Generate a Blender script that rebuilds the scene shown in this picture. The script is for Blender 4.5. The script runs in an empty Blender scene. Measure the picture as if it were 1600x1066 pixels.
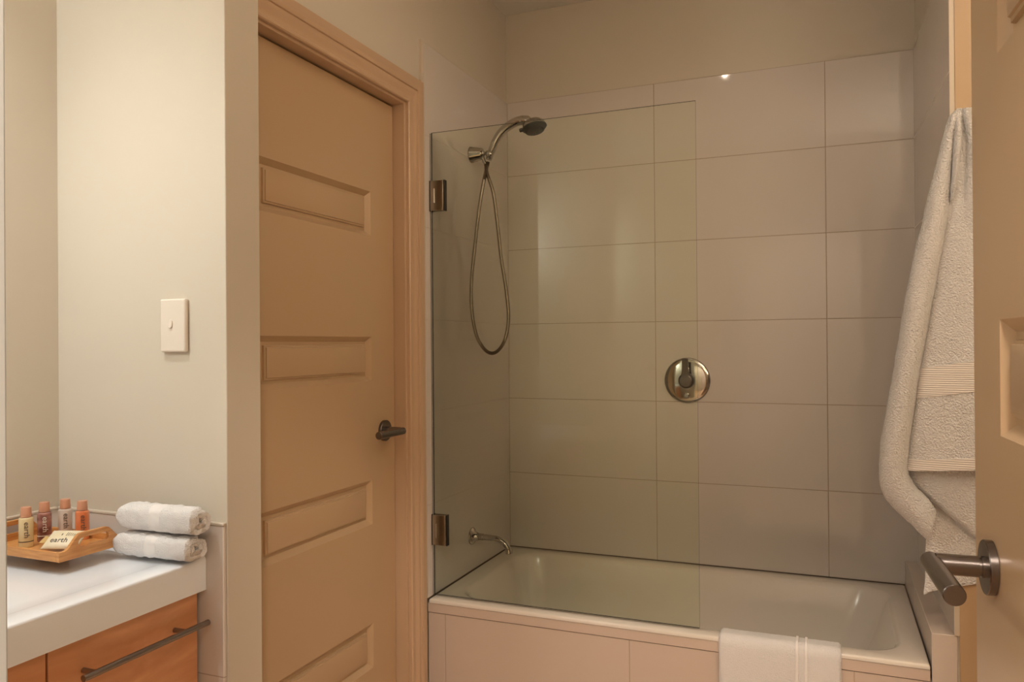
import bpy, bmesh, math, random
from mathutils import Vector, Matrix, noise
random.seed(4)
C = bpy.context.scene.collection
SC = bpy.context.scene
PI = math.pi
R = math.radians

# ------------------------------------------------------------------ camera
cam_data = bpy.data.cameras.new('camera')
cam_data.sensor_width = 36.0
cam_data.lens = 1213.37 * 36.0 / 1600.0
cam_data.clip_start = 0.02
cam = bpy.data.objects.new('camera', cam_data)
C.objects.link(cam)
cam.matrix_world = (Matrix.Translation((1.20375, -2.92157, 1.32086)) @ Matrix.Rotation(R(22.156), 4, 'Z')
                    @ Matrix.Rotation(R(90.2009), 4, 'X') @ Matrix.Rotation(R(-0.42), 4, 'Z'))
SC.camera = cam

# ------------------------------------------------------------------ world, colour management
w = bpy.data.worlds.new('world'); SC.world = w; w.use_nodes = True
w.node_tree.nodes['Background'].inputs[0].default_value = (1.0, 0.8, 0.6, 1)
w.node_tree.nodes['Background'].inputs[1].default_value = 0.05
SC.view_settings.view_transform = 'Standard'
SC.view_settings.look = 'None'
SC.view_settings.gamma = 1.0
SC.view_settings.use_curve_mapping = False
SC.view_settings.exposure = 0.10

# ceiling lamps: (x, y, power W, colour, spot degrees, blend, radius)
VANITY_LAMP = (-0.20, -2.24, 39.0, (0.98, 1.0, 0.98), 96, 1.0, 0.025)
ROOM_LAMP = (0.74, -1.05, 4.0, (1.0, 0.82, 0.64), 165, 0.8, 0.009)
HALL_FILL_LAMP = (1.25, -3.45, 215.0, (1.0, 0.87, 0.74), 170, 0.5, 0.15)  # added out of view, fills the bath through the doorway
# added unseen opal globe that evens out light on the partition: (x, y, z, radius, emission strength, colour)
FILL_GLOBE = (-0.375, -2.38, 1.88, 0.065, 50.0, (0.95, 1.0, 0.98))
# added unseen wall lamps that brighten the room off the ceiling: (x, y, z, power W, colour, spot degrees, wall x)
FILL_UPLIGHTS = [(2.22, -2.15, 1.60, 168.0, (1.0, 0.84, 0.67), 112, 2.35, 'added bowl shaped uplighter, unseen fill light on the right wall behind the open door')]
CEIL = 2.66

# ------------------------------------------------------------------ material helpers
def mat(name, col, rough=0.5, metal=0.0, spec=0.5, coat=0.0):
    m = bpy.data.materials.new(name); m.use_nodes = True
    b = m.node_tree.nodes['Principled BSDF']
    b.inputs['Base Color'].default_value = (*col, 1)
    b.inputs['Roughness'].default_value = rough
    b.inputs['Metallic'].default_value = metal
    b.inputs['Specular IOR Level'].default_value = spec
    b.inputs['Coat Weight'].default_value = coat
    return m
def nodes(m): return m.node_tree.nodes, m.node_tree.links, m.node_tree.nodes['Principled BSDF']
def math_node(m, op, a, b=None, c=None):
    n = m.node_tree.nodes.new('ShaderNodeMath'); n.operation = op
    for i, v in enumerate((a, b, c)):
        if v is None: continue
        if isinstance(v, (int, float)): n.inputs[i].default_value = v
        else: m.node_tree.links.new(v, n.inputs[i])
    return n.outputs[0]
def add_bump(m, scale, strength, dist=0.001, detail=3.0, stretch=None, kind='noise'):
    ns, ls, b = nodes(m)
    tc = ns.new('ShaderNodeTexCoord'); src = tc.outputs['Object']
    if stretch:
        mp = ns.new('ShaderNodeMapping'); mp.inputs['Scale'].default_value = stretch
        ls.new(src, mp.inputs['Vector']); src = mp.outputs[0]
    if kind == 'noise':
        t = ns.new('ShaderNodeTexNoise'); t.inputs['Scale'].default_value = scale; t.inputs['Detail'].default_value = detail
        h = t.outputs['Fac']
    else:
        t = ns.new('ShaderNodeTexVoronoi'); t.inputs['Scale'].default_value = scale; h = t.outputs['Distance']
    ls.new(src, t.inputs['Vector'])
    bp = ns.new('ShaderNodeBump'); bp.inputs['Strength'].default_value = strength; bp.inputs['Distance'].default_value = dist
    ls.new(h, bp.inputs['Height'])
    old = b.inputs['Normal'].links
    if old: ls.new(old[0].from_socket, bp.inputs['Normal'])
    ls.new(bp.outputs[0], b.inputs['Normal'])
    return m
def tint_noise(m, c1, c2, scale, stretch=(1, 1, 1), detail=4.0, lo=0.3, hi=0.7, dist=0.0):
    ns, ls, b = nodes(m)
    tc = ns.new('ShaderNodeTexCoord'); mp = ns.new('ShaderNodeMapping'); mp.inputs['Scale'].default_value = stretch
    ls.new(tc.outputs['Object'], mp.inputs['Vector'])
    t = ns.new('ShaderNodeTexNoise'); t.inputs['Scale'].default_value = scale; t.inputs['Detail'].default_value = detail
    t.inputs['Distortion'].default_value = dist
    ls.new(mp.outputs[0], t.inputs['Vector'])
    r = ns.new('ShaderNodeValToRGB'); r.color_ramp.elements[0].position = lo; r.color_ramp.elements[1].position = hi
    r.color_ramp.elements[0].color = (*c1, 1); r.color_ramp.elements[1].color = (*c2, 1)
    ls.new(t.outputs['Fac'], r.inputs[0]); ls.new(r.outputs[0], b.inputs['Base Color'])
    return m
def tile_mat(name, col, grout, horiz, h0, hw, v0, vh, rough=0.06, gw=0.0022, vert_axis='Z'):
    """large glazed tiles laid in a grid, joints from the position in the room"""
    m = mat(name, col, rough)
    ns, ls, b = nodes(m)
    g = ns.new('ShaderNodeNewGeometry'); sx = ns.new('ShaderNodeSeparateXYZ'); ls.new(g.outputs['Position'], sx.inputs[0])
    def joint(sock, o, wd):
        f = math_node(m, 'FRACT', math_node(m, 'ADD', math_node(m, 'DIVIDE', math_node(m, 'SUBTRACT', sock, o), wd), 100.5))
        return math_node(m, 'MULTIPLY', math_node(m, 'ABSOLUTE', math_node(m, 'SUBTRACT', f, 0.5)), wd)
    d = joint(sx.outputs[vert_axis], v0, vh)
    if horiz: d = math_node(m, 'MINIMUM', d, joint(sx.outputs[horiz], h0, hw))
    mr = ns.new('ShaderNodeMapRange'); mr.inputs['From Min'].default_value = gw * 0.45; mr.inputs['From Max'].default_value = gw * 0.8
    ls.new(d, mr.inputs['Value'])
    mx = ns.new('ShaderNodeMixRGB'); ls.new(mr.outputs[0], mx.inputs['Fac'])
    mx.inputs[1].default_value = (*grout, 1); mx.inputs[2].default_value = (*col, 1)
    ls.new(mx.outputs[0], b.inputs['Base Color'])
    rr = ns.new('ShaderNodeMapRange'); rr.inputs['To Min'].default_value = 0.7; rr.inputs['To Max'].default_value = rough
    ls.new(mr.outputs[0], rr.inputs['Value']); ls.new(rr.outputs[0], b.inputs['Roughness'])
    wv = ns.new('ShaderNodeTexNoise'); wv.inputs['Scale'].default_value = 5.0; wv.inputs['Detail'].default_value = 0.0
    ls.new(g.outputs['Position'], wv.inputs['Vector'])
    b1 = ns.new('ShaderNodeBump'); b1.inputs['Strength'].default_value = 0.12; b1.inputs['Distance'].default_value = 0.006
    ls.new(wv.outputs['Fac'], b1.inputs['Height'])
    bp = ns.new('ShaderNodeBump'); bp.inputs['Strength'].default_value = 0.5; bp.inputs['Distance'].default_value = 0.001
    ls.new(mr.outputs[0], bp.inputs['Height']); ls.new(b1.outputs[0], bp.inputs['Normal']); ls.new(bp.outputs[0], b.inputs['Normal'])
    return m
def sheet_glass(name, tint, ior=1.5, rough=0.0):
    """clear pane: tinted see-through plus Fresnel reflection"""
    m = bpy.data.materials.new(name); m.use_nodes = True
    ns, ls = m.node_tree.nodes, m.node_tree.links
    ns.remove(ns['Principled BSDF'])
    out = ns['Material Output']
    tr = ns.new('ShaderNodeBsdfTransparent'); tr.inputs[0].default_value = (*tint, 1)
    gl = ns.new('ShaderNodeBsdfGlossy'); gl.inputs['Roughness'].default_value = rough
    fr = ns.new('ShaderNodeFresnel'); fr.inputs[0].default_value = ior
    mx = ns.new('ShaderNodeMixShader')
    ls.new(fr.outputs[0], mx.inputs[0]); ls.new(tr.outputs[0], mx.inputs[1]); ls.new(gl.outputs[0], mx.inputs[2])
    ls.new(mx.outputs[0], out.inputs[0])
    return m

M = {}
M['paint'] = add_bump(mat('cream wall paint', (0.65, 0.585, 0.49), 0.55, spec=0.3), 260, 0.10, 0.0006)
M['ceiling'] = mat('ceiling paint', (0.84, 0.80, 0.73), 0.7)
M['door_paint'] = add_bump(mat('tan door enamel', (0.52, 0.36, 0.215), 0.28, spec=0.5), 90, 0.05, 0.0006)
M['trim_paint'] = add_bump(mat('tan trim enamel', (0.56, 0.385, 0.25), 0.32, spec=0.5), 120, 0.05, 0.0005)
M['jamb_paint'] = mat('off white enamel', (0.60, 0.64, 0.66), 0.3)
TC, GC = (0.68, 0.62, 0.575), (0.43, 0.34, 0.27)
M['tile_back'] = tile_mat('pale wall tile back', TC, GC, 'X', 0.0, 0.6, 0.5, 0.3)
M['tile_side'] = tile_mat('pale wall tile side', TC, (0.57, 0.50, 0.45), None, 0, 1, 0.5, 0.3)
M['tile_apron'] = tile_mat('pale apron tile', (0.62, 0.50, 0.42), (0.46, 0.34, 0.26), 'X', 0.060, 0.6, 0.4565, 0.6, rough=0.22)
M['tile_splash'] = tile_mat('pale splash tile', (0.70, 0.62, 0.56), (0.45, 0.36, 0.30), None, 0, 1, 0.0207, 0.6, rough=0.25)
M['tile_ledge'] = tile_mat('pale ledge tile', (0.66, 0.56, 0.49), (0.40, 0.29, 0.21), 'Y', -0.3, 0.6, 0.10, 0.9, rough=0.15)
M['tile_band'] = mat('pale band tile', (0.62, 0.50, 0.42), 0.2)
M['tile_floor'] = tile_mat('floor tile', (0.72, 0.50, 0.33), (0.4, 0.28, 0.2), 'X', 0.1, 0.3, 0.1, 0.3, rough=0.35, vert_axis='Y', gw=0.004)
M['tile_trim'] = mat('tile edge strip', (0.64, 0.55, 0.45), 0.3)
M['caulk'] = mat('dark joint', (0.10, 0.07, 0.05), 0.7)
M['tub'] = mat('white bath enamel', (0.78, 0.71, 0.63), 0.16, coat=0.3)
M['counter'] = mat('white ceramic top', (0.88, 0.91, 0.96), 0.18, coat=0.3)
M['glass'] = sheet_glass('green tinted glass', (0.98, 1.0, 0.955), 1.36)
M['glass_edge'] = mat('polished glass edge', (0.03, 0.035, 0.025), 0.2)
M['seal'] = mat('clear vinyl seal', (0.30, 0.29, 0.27), 0.3)
M['chrome'] = mat('polished chrome', (0.50, 0.475, 0.45), 0.07, metal=1)
M['satin'] = add_bump(mat('satin nickel', (0.19, 0.165, 0.155), 0.27, metal=1), 40, 0.05, 0.0003, stretch=(1, 1, 30))
M['steel'] = mat('brushed steel', (0.30, 0.26, 0.23), 0.28, metal=1)
M['hose'] = mat('steel hose', (0.36, 0.31, 0.27), 0.25, metal=1)
M['hinge'] = mat('satin hinge plate', (0.42, 0.36, 0.29), 0.22, metal=1)
M['black'] = mat('black rubber', (0.012, 0.012, 0.012), 0.45)
M['grey_plastic'] = mat('dark grey spray face', (0.055, 0.055, 0.052), 0.4)
M['switch'] = mat('white switch plastic', (0.80, 0.72, 0.63), 0.25)
M['terry'] = mat('white terry cotton', (0.90, 0.88, 0.88), 0.95, spec=0.1)
M['terry'].node_tree.nodes['Principled BSDF'].inputs['Sheen Weight'].default_value = 0.25
add_bump(M['terry'], 230, 1.0, 0.011, 2.5); add_bump(M['terry'], 90, 0.5, 0.004, 2.0)
M['terry_fine'] = mat('white terry cotton small', (0.87, 0.84, 0.83), 0.95, spec=0.1)
add_bump(M['terry_fine'], 480, 0.9, 0.0035, 3.0); add_bump(M['terry_fine'], 130, 0.35, 0.003, 2.0)
M['weave'] = add_bump(mat('flat cotton weave', (0.82, 0.77, 0.735), 0.9, spec=0.1), 1.0, 0.0)
ns_, ls_, b_ = nodes(M['weave'])
wv = ns_.new('ShaderNodeTexWave'); wv.bands_direction = 'Z'; wv.inputs['Scale'].default_value = 60.0
tcw = ns_.new('ShaderNodeTexCoord'); ls_.new(tcw.outputs['Object'], wv.inputs['Vector'])
bw = ns_.new('ShaderNodeBump'); bw.inputs['Strength'].default_value = 0.6; bw.inputs['Distance'].default_value = 0.002
ls_.new(wv.outputs['Fac'], bw.inputs['Height']); ls_.new(bw.outputs[0], b_.inputs['Normal'])
M['weave_plain'] = add_bump(mat('flat cotton weave small', (0.86, 0.82, 0.80), 0.9, spec=0.1), 700, 0.2, 0.0006)
M['maple'] = tint_noise(mat('honey maple veneer', (0.5, 0.25, 0.1), 0.32, coat=0.25), (0.62, 0.275, 0.12), (0.80, 0.41, 0.205), 3.2, (1, 1.2, 5.0), 6, 0.32, 0.72, 1.2)
M['bamboo'] = tint_noise(mat('bamboo', (0.6, 0.3, 0.1), 0.35, coat=0.2), (0.50, 0.20, 0.055), (0.72, 0.36, 0.12), 14, (1.2, 1.2, 14), 5, 0.3, 0.75, 0.3)
M['cap'] = add_bump(mat('bronze pink cap', (0.58, 0.28, 0.17), 0.35), 300, 0.05, 0.0003)
M['lotion_cream'] = mat('cream lotion bottle', (0.72, 0.58, 0.33), 0.22, coat=0.4)
M['lotion_plum'] = tint_noise(mat('plum gel bottle', (0.25, 0.10, 0.09), 0.12, coat=0.6), (0.16, 0.050, 0.045), (0.46, 0.22, 0.18), 34, (1, 1, 1.6), 2, 0.35, 0.65)
M['lotion_white'] = mat('pearl white bottle', (0.70, 0.60, 0.52), 0.2, coat=0.4)
M['lotion_orange'] = tint_noise(mat('orange gel bottle', (0.75, 0.2, 0.08), 0.15, coat=0.6), (0.70, 0.17, 0.055), (0.82, 0.34, 0.16), 30, (1, 1, 0.6), 1, 0.3, 0.7)
M['print_dark'] = mat('dark print', (0.09, 0.06, 0.05), 0.5)
M['print_light'] = mat('pale print', (0.75, 0.68, 0.6), 0.5)
M['sachet'] = tint_noise(mat('pale yellow sachet', (0.8, 0.7, 0.5), 0.35, coat=0.2), (0.78, 0.66, 0.44), (0.86, 0.79, 0.62), 25)
M['sachet_gold'] = mat('gold sachet end', (0.55, 0.36, 0.14), 0.4)
M['lamp_glow'] = mat('lamp glass', (1, 1, 1), 0.4)
b = M['lamp_glow'].node_tree.nodes['Principled BSDF']; b.inputs['Emission Color'].default_value = (1, 0.8, 0.6, 1); b.inputs['Emission Strength'].default_value = 6.0
M['white_metal'] = mat('white lamp ring', (0.8, 0.8, 0.78), 0.35)

# ------------------------------------------------------------------ mesh helpers
def obj(name, bm, m, parent=None, smooth=False, bevel=0.0, seg=2, autosmooth=None, sub=0):
    me = bpy.data.meshes.new(name); bmesh.ops.recalc_face_normals(bm, faces=bm.faces); bm.to_mesh(me); bm.free()
    o = bpy.data.objects.new(name, me); C.objects.link(o)
    for mm in (m if isinstance(m, (list, tuple)) else [m]): me.materials.append(mm)
    if smooth or autosmooth or bevel:
        for p in me.polygons: p.use_smooth = True
        if hasattr(me, 'set_sharp_from_angle'): me.set_sharp_from_angle(angle=R(autosmooth or (60 if smooth else 35)))
    if bevel:
        md = o.modifiers.new('bevel', 'BEVEL'); md.width = bevel; md.segments = seg; md.limit_method = 'ANGLE'; md.angle_limit = R(35)
        md.harden_normals = False
        for p in me.polygons: p.use_smooth = True
    if sub:
        md = o.modifiers.new('sub', 'SUBSURF'); md.levels = sub; md.render_levels = sub
    if parent is not None: o.parent = parent
    return o
def thing(name, label, cat, loc=(0, 0, 0), rz=0, group=None):
    o = bpy.data.objects.new(name, None); C.objects.link(o); o.empty_display_size = 0.05
    o.location = loc; o.rotation_euler = (0, 0, rz); tag(o, label, cat, group); return o
def tag(o, label, cat, group=None):
    o['label'] = label; o['category'] = cat
    if group: o['group'] = group
    return o
def struct(name, bm, m, **k):
    o = obj(name, bm, m, **k); o['kind'] = 'structure'; return o
def box(bm, x0, x1, y0, y1, z0, z1, mi=0):
    vs = [bm.verts.new((x, y, z)) for x in (x0, x1) for y in (y0, y1) for z in (z0, z1)]
    q = [(0, 1, 3, 2), (4, 6, 7, 5), (0, 4, 5, 1), (2, 3, 7, 6), (0, 2, 6, 4), (1, 5, 7, 3)]
    for f in q:
        fc = bm.faces.new([vs[i] for i in f]); fc.material_index = mi
    return vs
def bx(*a):
    bm = bmesh.new(); box(bm, *a); return bm
def prism(bm, poly, z0, z1):
    a = [bm.verts.new((x, y, z0)) for x, y in poly]; c = [bm.verts.new((x, y, z1)) for x, y in poly]
    bm.faces.new(a[::-1]); bm.faces.new(c); n = len(poly)
    for i in range(n): bm.faces.new((a[i], a[(i + 1) % n], c[(i + 1) % n], c[i]))
def frame_of(d):
    d = Vector(d).normalized(); u = d.orthogonal().normalized()
    if abs(d.z) < 0.9: u = d.cross(Vector((0, 0, 1))).normalized()
    return d, u, d.cross(u).normalized()
def tube(bm, pts, rad, n=16, cap=True):
    """swept round tube; rad a number or one per point"""
    pts = [Vector(p) for p in pts]; rads = rad if isinstance(rad, (list, tuple)) else [rad] * len(pts)
    rings = []; u = None
    for i, p in enumerate(pts):
        d = (pts[min(i + 1, len(pts) - 1)] - pts[max(i - 1, 0)]).normalized()
        if u is None: _, u, v = frame_of(d)
        u = (u - d * u.dot(d)).normalized(); v = d.cross(u)
        rings.append([bm.verts.new(p + rads[i] * (math.cos(2 * PI * k / n) * u + math.sin(2 * PI * k / n) * v)) for k in range(n)])
    for a, c in zip(rings, rings[1:]):
        for k in range(n): bm.faces.new((a[k], a[(k + 1) % n], c[(k + 1) % n], c[k]))
    if cap: bm.faces.new(rings[0][::-1]); bm.faces.new(rings[-1])
def lathe(bm, prof, o=(0, 0, 0), d=(0, 0, 1), n=40):
    """prof: (distance along d, radius)"""
    o = Vector(o); d, u, v = frame_of(d); rings = []
    for s, r in prof:
        r = max(r, 1e-5)
        rings.append([bm.verts.new(o + d * s + r * (math.cos(2 * PI * k / n) * u + math.sin(2 * PI * k / n) * v)) for k in range(n)])
    for a, c in zip(rings, rings[1:]):
        for k in range(n): bm.faces.new((a[k], a[(k + 1) % n], c[(k + 1) % n], c[k]))
    bm.faces.new(rings[0][::-1]); bm.faces.new(rings[-1])
def spline(ctrl, n=12):
    P = [Vector(p) for p in ctrl]; P = [2 * P[0] - P[1]] + P + [2 * P[-1] - P[-2]]; out = []
    for i in range(1, len(P) - 2):
        a, b_, c, d = P[i - 1:i + 3]
        for k in range(n):
            t = k / n
            out.append(0.5 * ((2 * b_) + (c - a) * t + (2 * a - 5 * b_ + 4 * c - d) * t * t + (3 * b_ - a - 3 * c + d) * t ** 3))
    out.append(P[-2]); return out
def text_bm(s, size, depth, mtx, spacing=1.0):
    cu = bpy.data.curves.new('t', 'FONT'); cu.body = s; cu.size = size; cu.extrude = depth; cu.space_character = spacing
    cu.align_x = 'CENTER'; cu.align_y = 'CENTER'
    to = bpy.data.objects.new('t', cu); C.objects.link(to)
    me = bpy.data.meshes.new_from_object(to.evaluated_get(bpy.context.evaluated_depsgraph_get()))
    bm = bmesh.new(); bm.from_mesh(me); bmesh.ops.transform(bm, matrix=mtx, verts=bm.verts)
    bpy.data.objects.remove(to); bpy.data.curves.remove(cu); bpy.data.meshes.remove(me)
    return bm
def join_bm(bm, other):
    me = bpy.data.meshes.new('j'); other.to_mesh(me); bm.from_mesh(me); bpy.data.meshes.remove(me); other.free()

# ------------------------------------------------------------------ the setting
NX, NY0, NY1 = 0.0228, -1.6255, -1.5194          # end of the partition beside the vanity
AX = -0.482                                      # back wall of the vanity alcove
EY = -2.565                                      # inner face of the entry wall
RX = 2.35
bm = bmesh.new(); box(bm, -0.7, 3.0, -4.6, 0.2, -0.12, 0.0); struct('floor', bm, M['tile_floor'])
bm = bmesh.new(); box(bm, -0.7, 3.0, -4.6, 0.2, CEIL, CEIL + 0.1); struct('ceiling', bm, M['ceiling'])
struct('wall_back', bx(-0.12, RX + 0.12, 0.006, 0.126, 0, CEIL), M['paint'])
bm = bmesh.new()
box(bm, -0.126, -0.006, -0.8145, 0.006, 0, CEIL)                 # beside the bath
box(bm, -0.126, -0.006, NY1, -0.8145, 2.080, CEIL)               # above the door
struct('wall_left', bm, M['paint'])
bm = bmesh.new(); box(bm, AX - 0.12, NX, NY0, NY1, 0, CEIL); struct('wall_partition', bm, M['paint'], bevel=0.002)
bm = bmesh.new(); box(bm, AX - 0.12, AX, EY, NY0, 0, CEIL); struct('wall_alcove', bm, M['paint'])
bm = bmesh.new(); prism(bm, [(1.4815, 0.006), (1.4985, -0.694), (RX, -0.694), (RX, 0.006)], 0, CEIL)
struct('wall_bath_end', bm, M['paint'])
bm = bmesh.new(); box(bm, RX, RX + 0.12, EY - 0.1, 0.006, 0, CEIL); struct('wall_right', bm, M['paint'])
bm = bmesh.new()
box(bm, AX - 0.12, 0.648, EY - 0.10, EY, 0, CEIL); box(bm, 1.447, RX, EY - 0.10, EY, 0, CEIL)
box(bm, 0.648, 1.447, EY - 0.10, EY, 2.075, CEIL)
struct('wall_entry', bm, M['paint'])
# hallway behind the camera
bm = bmesh.new(); box(bm, 0.05, 0.15, -4.5, EY - 0.1, 0, CEIL); struct('wall_hall_left', bm, M['paint'])
bm = bmesh.new(); box(bm, 2.35, 2.45, -4.5, EY - 0.1, 0, CEIL); struct('wall_hall_right', bm, M['paint'])
bm = bmesh.new(); box(bm, 0.05, 2.45, -4.6, -4.5, 0, CEIL); struct('wall_hall_end', bm, M['paint'])

# tiling round the bath
struct('trim_1', bx(0.0, 1.479, 0.0, 0.006, 0.501, 2.30), M['tile_back'])
struct('trim_2', bx(-0.006, 0.0, -0.7015, 0.0, 0.501, 2.30), M['tile_side'])
bm = bmesh.new(); prism(bm, [(1.4755, -0.0005), (1.4915, -0.700), (1.4985, -0.6995), (1.4815, -0.0005)], 0.0, CEIL)
bmesh.ops.delete(bm, geom=[], context='VERTS'); bm.free()
bm = bmesh.new(); prism(bm, [(1.4755, -0.0005), (1.4915, -0.694), (1.4985, -0.694), (1.4815, -0.0005)], 0.58, 2.30)
struct('trim_3', bm, M['tile_side'])
# edge strips of the tiling
bm = bmesh.new(); box(bm, -0.006, 0.002, -0.7265, -0.7195, 0.501, 2.302); box(bm, -0.006, -0.001, -0.7195, -0.7015, 0.501, 2.300)
struct('trim_4', bm, M['tile_trim'])
bm = bmesh.new(); prism(bm, [(1.4912, -0.7005), (1.4912, -0.694), (1.5025, -0.694), (1.5025, -0.7005)], 0.581, CEIL - 0.001)
struct('trim_5', bm, M['tile_trim'])
bm = bmesh.new(); box(bm, 1.5025, 1.64, -0.7035, -0.694, 0.0, CEIL - 0.001)
struct('trim_14', bm, M['door_paint'], bevel=0.001)
# splashback round the vanity
bm = bmesh.new(); box(bm, AX + 0.0085, 0.0185, NY0 - 0.0085, NY0, 0.0, 0.940)
struct('trim_6', bm, M['tile_splash'], bevel=0.002)
bm = bmesh.new(); box(bm, AX, AX + 0.0085, EY, NY0, 0.0, 0.940)
struct('trim_7', bm, M['tile_splash'], bevel=0.002)
# cream plaster fillet on top of the splashback
bm = bmesh.new(); box(bm, AX + 0.007, 0.0205, NY0 - 0.0100, NY0, 0.9395, 0.9465); struct('trim_8', bm, M['tile_trim'], bevel=0.002)
bm = bmesh.new(); box(bm, AX, AX + 0.0100, EY, NY0 - 0.0100, 0.9395, 0.9465); struct('trim_9', bm, M['tile_trim'], bevel=0.002)

# ------------------------------------------------------------------ interior door, its frame and lever handle
def mould_face(bm, P, w0, w1, panels, sgn):
    """front skin of a panelled leaf. P(s, z, d) maps width, height, depth-into-leaf to a point."""
    zs = []
    for (s0, s1, z0, z1) in panels: zs += [z0, z1]
    def quad(a, b_, c, d): bm.faces.new([bm.verts.new(P(*q)) for q in (a, b_, c, d)])
    z_lo, z_hi = w0[1], w1[1]; s_lo, s_hi = w0[0], w1[0]
    ps = sorted(panels, key=lambda p: p[2]); s0, s1 = ps[0][:2]; cols = [s_lo, s0, s1, s_hi]
    rows = [z_lo] + [z for p in ps for z in p[2:]] + [z_hi]
    for r, (za, zb_) in enumerate(zip(rows, rows[1:])):
        for c_, (sa, sb) in enumerate(zip(cols, cols[1:])):
            if not (c_ == 1 and r % 2 == 1): quad((sa, za, 0), (sb, za, 0), (sb, zb_, 0), (sa, zb_, 0))
    for (s0, s1, z0, z1) in ps:
        # (inset, depth) rings: splay down, flat, quirk, ovolo up, small step, field
        rings = [(0, 0), (0.0015, 0.002), (0.013, 0.0115), (0.014, 0.013), (0.0225, 0.013), (0.0235, 0.0075), (0.0275, 0.0065), (0.0285, 0.0035), (0.031, 0.003), (0.036, 0.0012)]
        for (i0, d0), (i1, d1) in zip(rings, rings[1:]):
            A = [(s0 + i0, z0 + i0, d0), (s1 - i0, z0 + i0, d0), (s1 - i0, z1 - i0, d0), (s0 + i0, z1 - i0, d0)]
            B = [(s0 + i1, z0 + i1, d1), (s1 - i1, z0 + i1, d1), (s1 - i1, z1 - i1, d1), (s0 + i1, z1 - i1, d1)]
            for k in range(4): quad(A[k], A[(k + 1) % 4], B[(k + 1) % 4], B[k])
        i1, d1 = rings[-1]
        quad((s0 + i1, z0 + i1, d1), (s1 - i1, z0 + i1, d1), (s1 - i1, z1 - i1, d1), (s0 + i1, z1 - i1, d1))
def leaf(bm, W, H, T, z0, panels):
    """leaf in local space: s = local Y from the hinge, face at local X = 0 looking +X, thickness to -X"""
    mould_face(bm, lambda s, z, d: (-d, s, z), (0, z0), (W, H), panels, 1)
    mould_face(bm, lambda s, z, d: (-T + d, s, z), (0, z0), (W, H), panels, -1)
    def quad(*p): bm.faces.new([bm.verts.new(q) for q in p])
    rows = [z0] + sorted(z for p in panels for z in p[2:]) + [H]; cols = [0, panels[0][0], panels[0][1], W]
    for za, zb_ in zip(rows, rows[1:]):
        for y in (0, W): quad((0, y, za), (-T, y, za), (-T, y, zb_), (0, y, zb_))
    for ya, yb in zip(cols, cols[1:]):
        for z in (z0, H): quad((0, ya, z), (0, yb, z), (-T, yb, z), (-T, ya, z))
    bmesh.ops.remove_doubles(bm, verts=bm.verts, dist=0.00005)
PZ = [(1.641, 1.771), (1.214, 1.344), (0.794, 0.924), (0.374, 0.504)]
def panel_rects(W, stile): return [(stile, W - stile, a, b_) for a, b_ in PZ]
def lever(parent, y, z, sgn, arm=0.125, neck=0.060):
    """lever set on a leaf face at local X=0 going out to +X; the bar runs back towards the hinge (-Y)"""
    bm = bmesh.new(); lathe(bm, [(0, 0.0300), (0.0005, 0.0315), (0.0085, 0.0315), (0.0095, 0.0305), (0.0095, 0.0)], (0, y, z), (sgn, 0, 0), 56)
    rose = obj('rose', bm, M['satin'], parent, smooth=True, autosmooth=30)
    bm = bmesh.new()
    lathe(bm, [(0.009, 0.0125), (0.0125, 0.0125), (0.0128, 0.0105), (0.0150, 0.0105), (0.0153, 0.0122), (0.017, 0.0122), (neck - 0.004, 0.0122), (neck - 0.004, 0)], (0, y, z), (sgn, 0, 0), 36)
    obj('neck', bm, M['satin'], parent, smooth=True, autosmooth=30)
    bm = bmesh.new(); lathe(bm, [(-0.0115, 0), (-0.0115, 0.0100), (-0.0105, 0.0112), (arm - 0.001, 0.0112), (arm, 0.0102), (arm, 0)], (sgn * neck, y, z), (0, -1, 0), 40)
    obj('lever', bm, M['satin'], parent, smooth=True, autosmooth=30)
dr = thing('panelled_door', 'closed tan panelled door with a dark lever handle, set in the left wall', 'door', (-0.040, -1.5165, 0.0))
bm = bmesh.new(); leaf(bm, 0.6805, 2.056, 0.036, 0.006, [(0.0695, 0.5535, a, b_) for a, b_ in PZ]); obj('leaf', bm, M['door_paint'], dr, autosmooth=20)
hd = bpy.data.objects.new('door_handle', None); C.objects.link(hd); hd.parent = dr; hd['label'] = 'satin nickel lever on a round rose'
lever(hd, 0.6185, 1.062, 1)
# frame: lining, stops and moulded architrave
fr = thing('door_frame', 'moulded tan frame and architrave around the closed door', 'door frame')
bm = bmesh.new()
box(bm, -0.126, 0.0, -0.833, -0.8145, 0, 2.080); box(bm, -0.126, 0.0, NY1 + 0.001, -0.833, 2.062, 2.080)
bm2 = bmesh.new()
obj('lining', bm, M['trim_paint'], fr, bevel=0.0012)
bm = bmesh.new(); box(bm, -0.12, -0.077, -0.8455, -0.833, 0, 2.062); box(bm, -0.12, -0.077, NY1 + 0.001, -0.8455, 2.050, 2.062)
obj('door_stop', bm, M['trim_paint'], fr)
def architrave(bm, prof, path):
    """prof: (outward, proud) pairs; path corner list of (y, z) with outward dirs mitred"""
    rows = []
    for (y, z, oy, oz) in path: rows.append([bm.verts.new((p, y + o * oy, z + o * oz)) for o, p in prof])
    n = len(prof)
    for a, c in zip(rows, rows[1:]):
        for k in range(n): bm.faces.new((a[k], a[(k + 1) % n], c[(k + 1) % n], c[k]))
    bm.faces.new(rows[0]); bm.faces.new(rows[-1][::-1])
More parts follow.
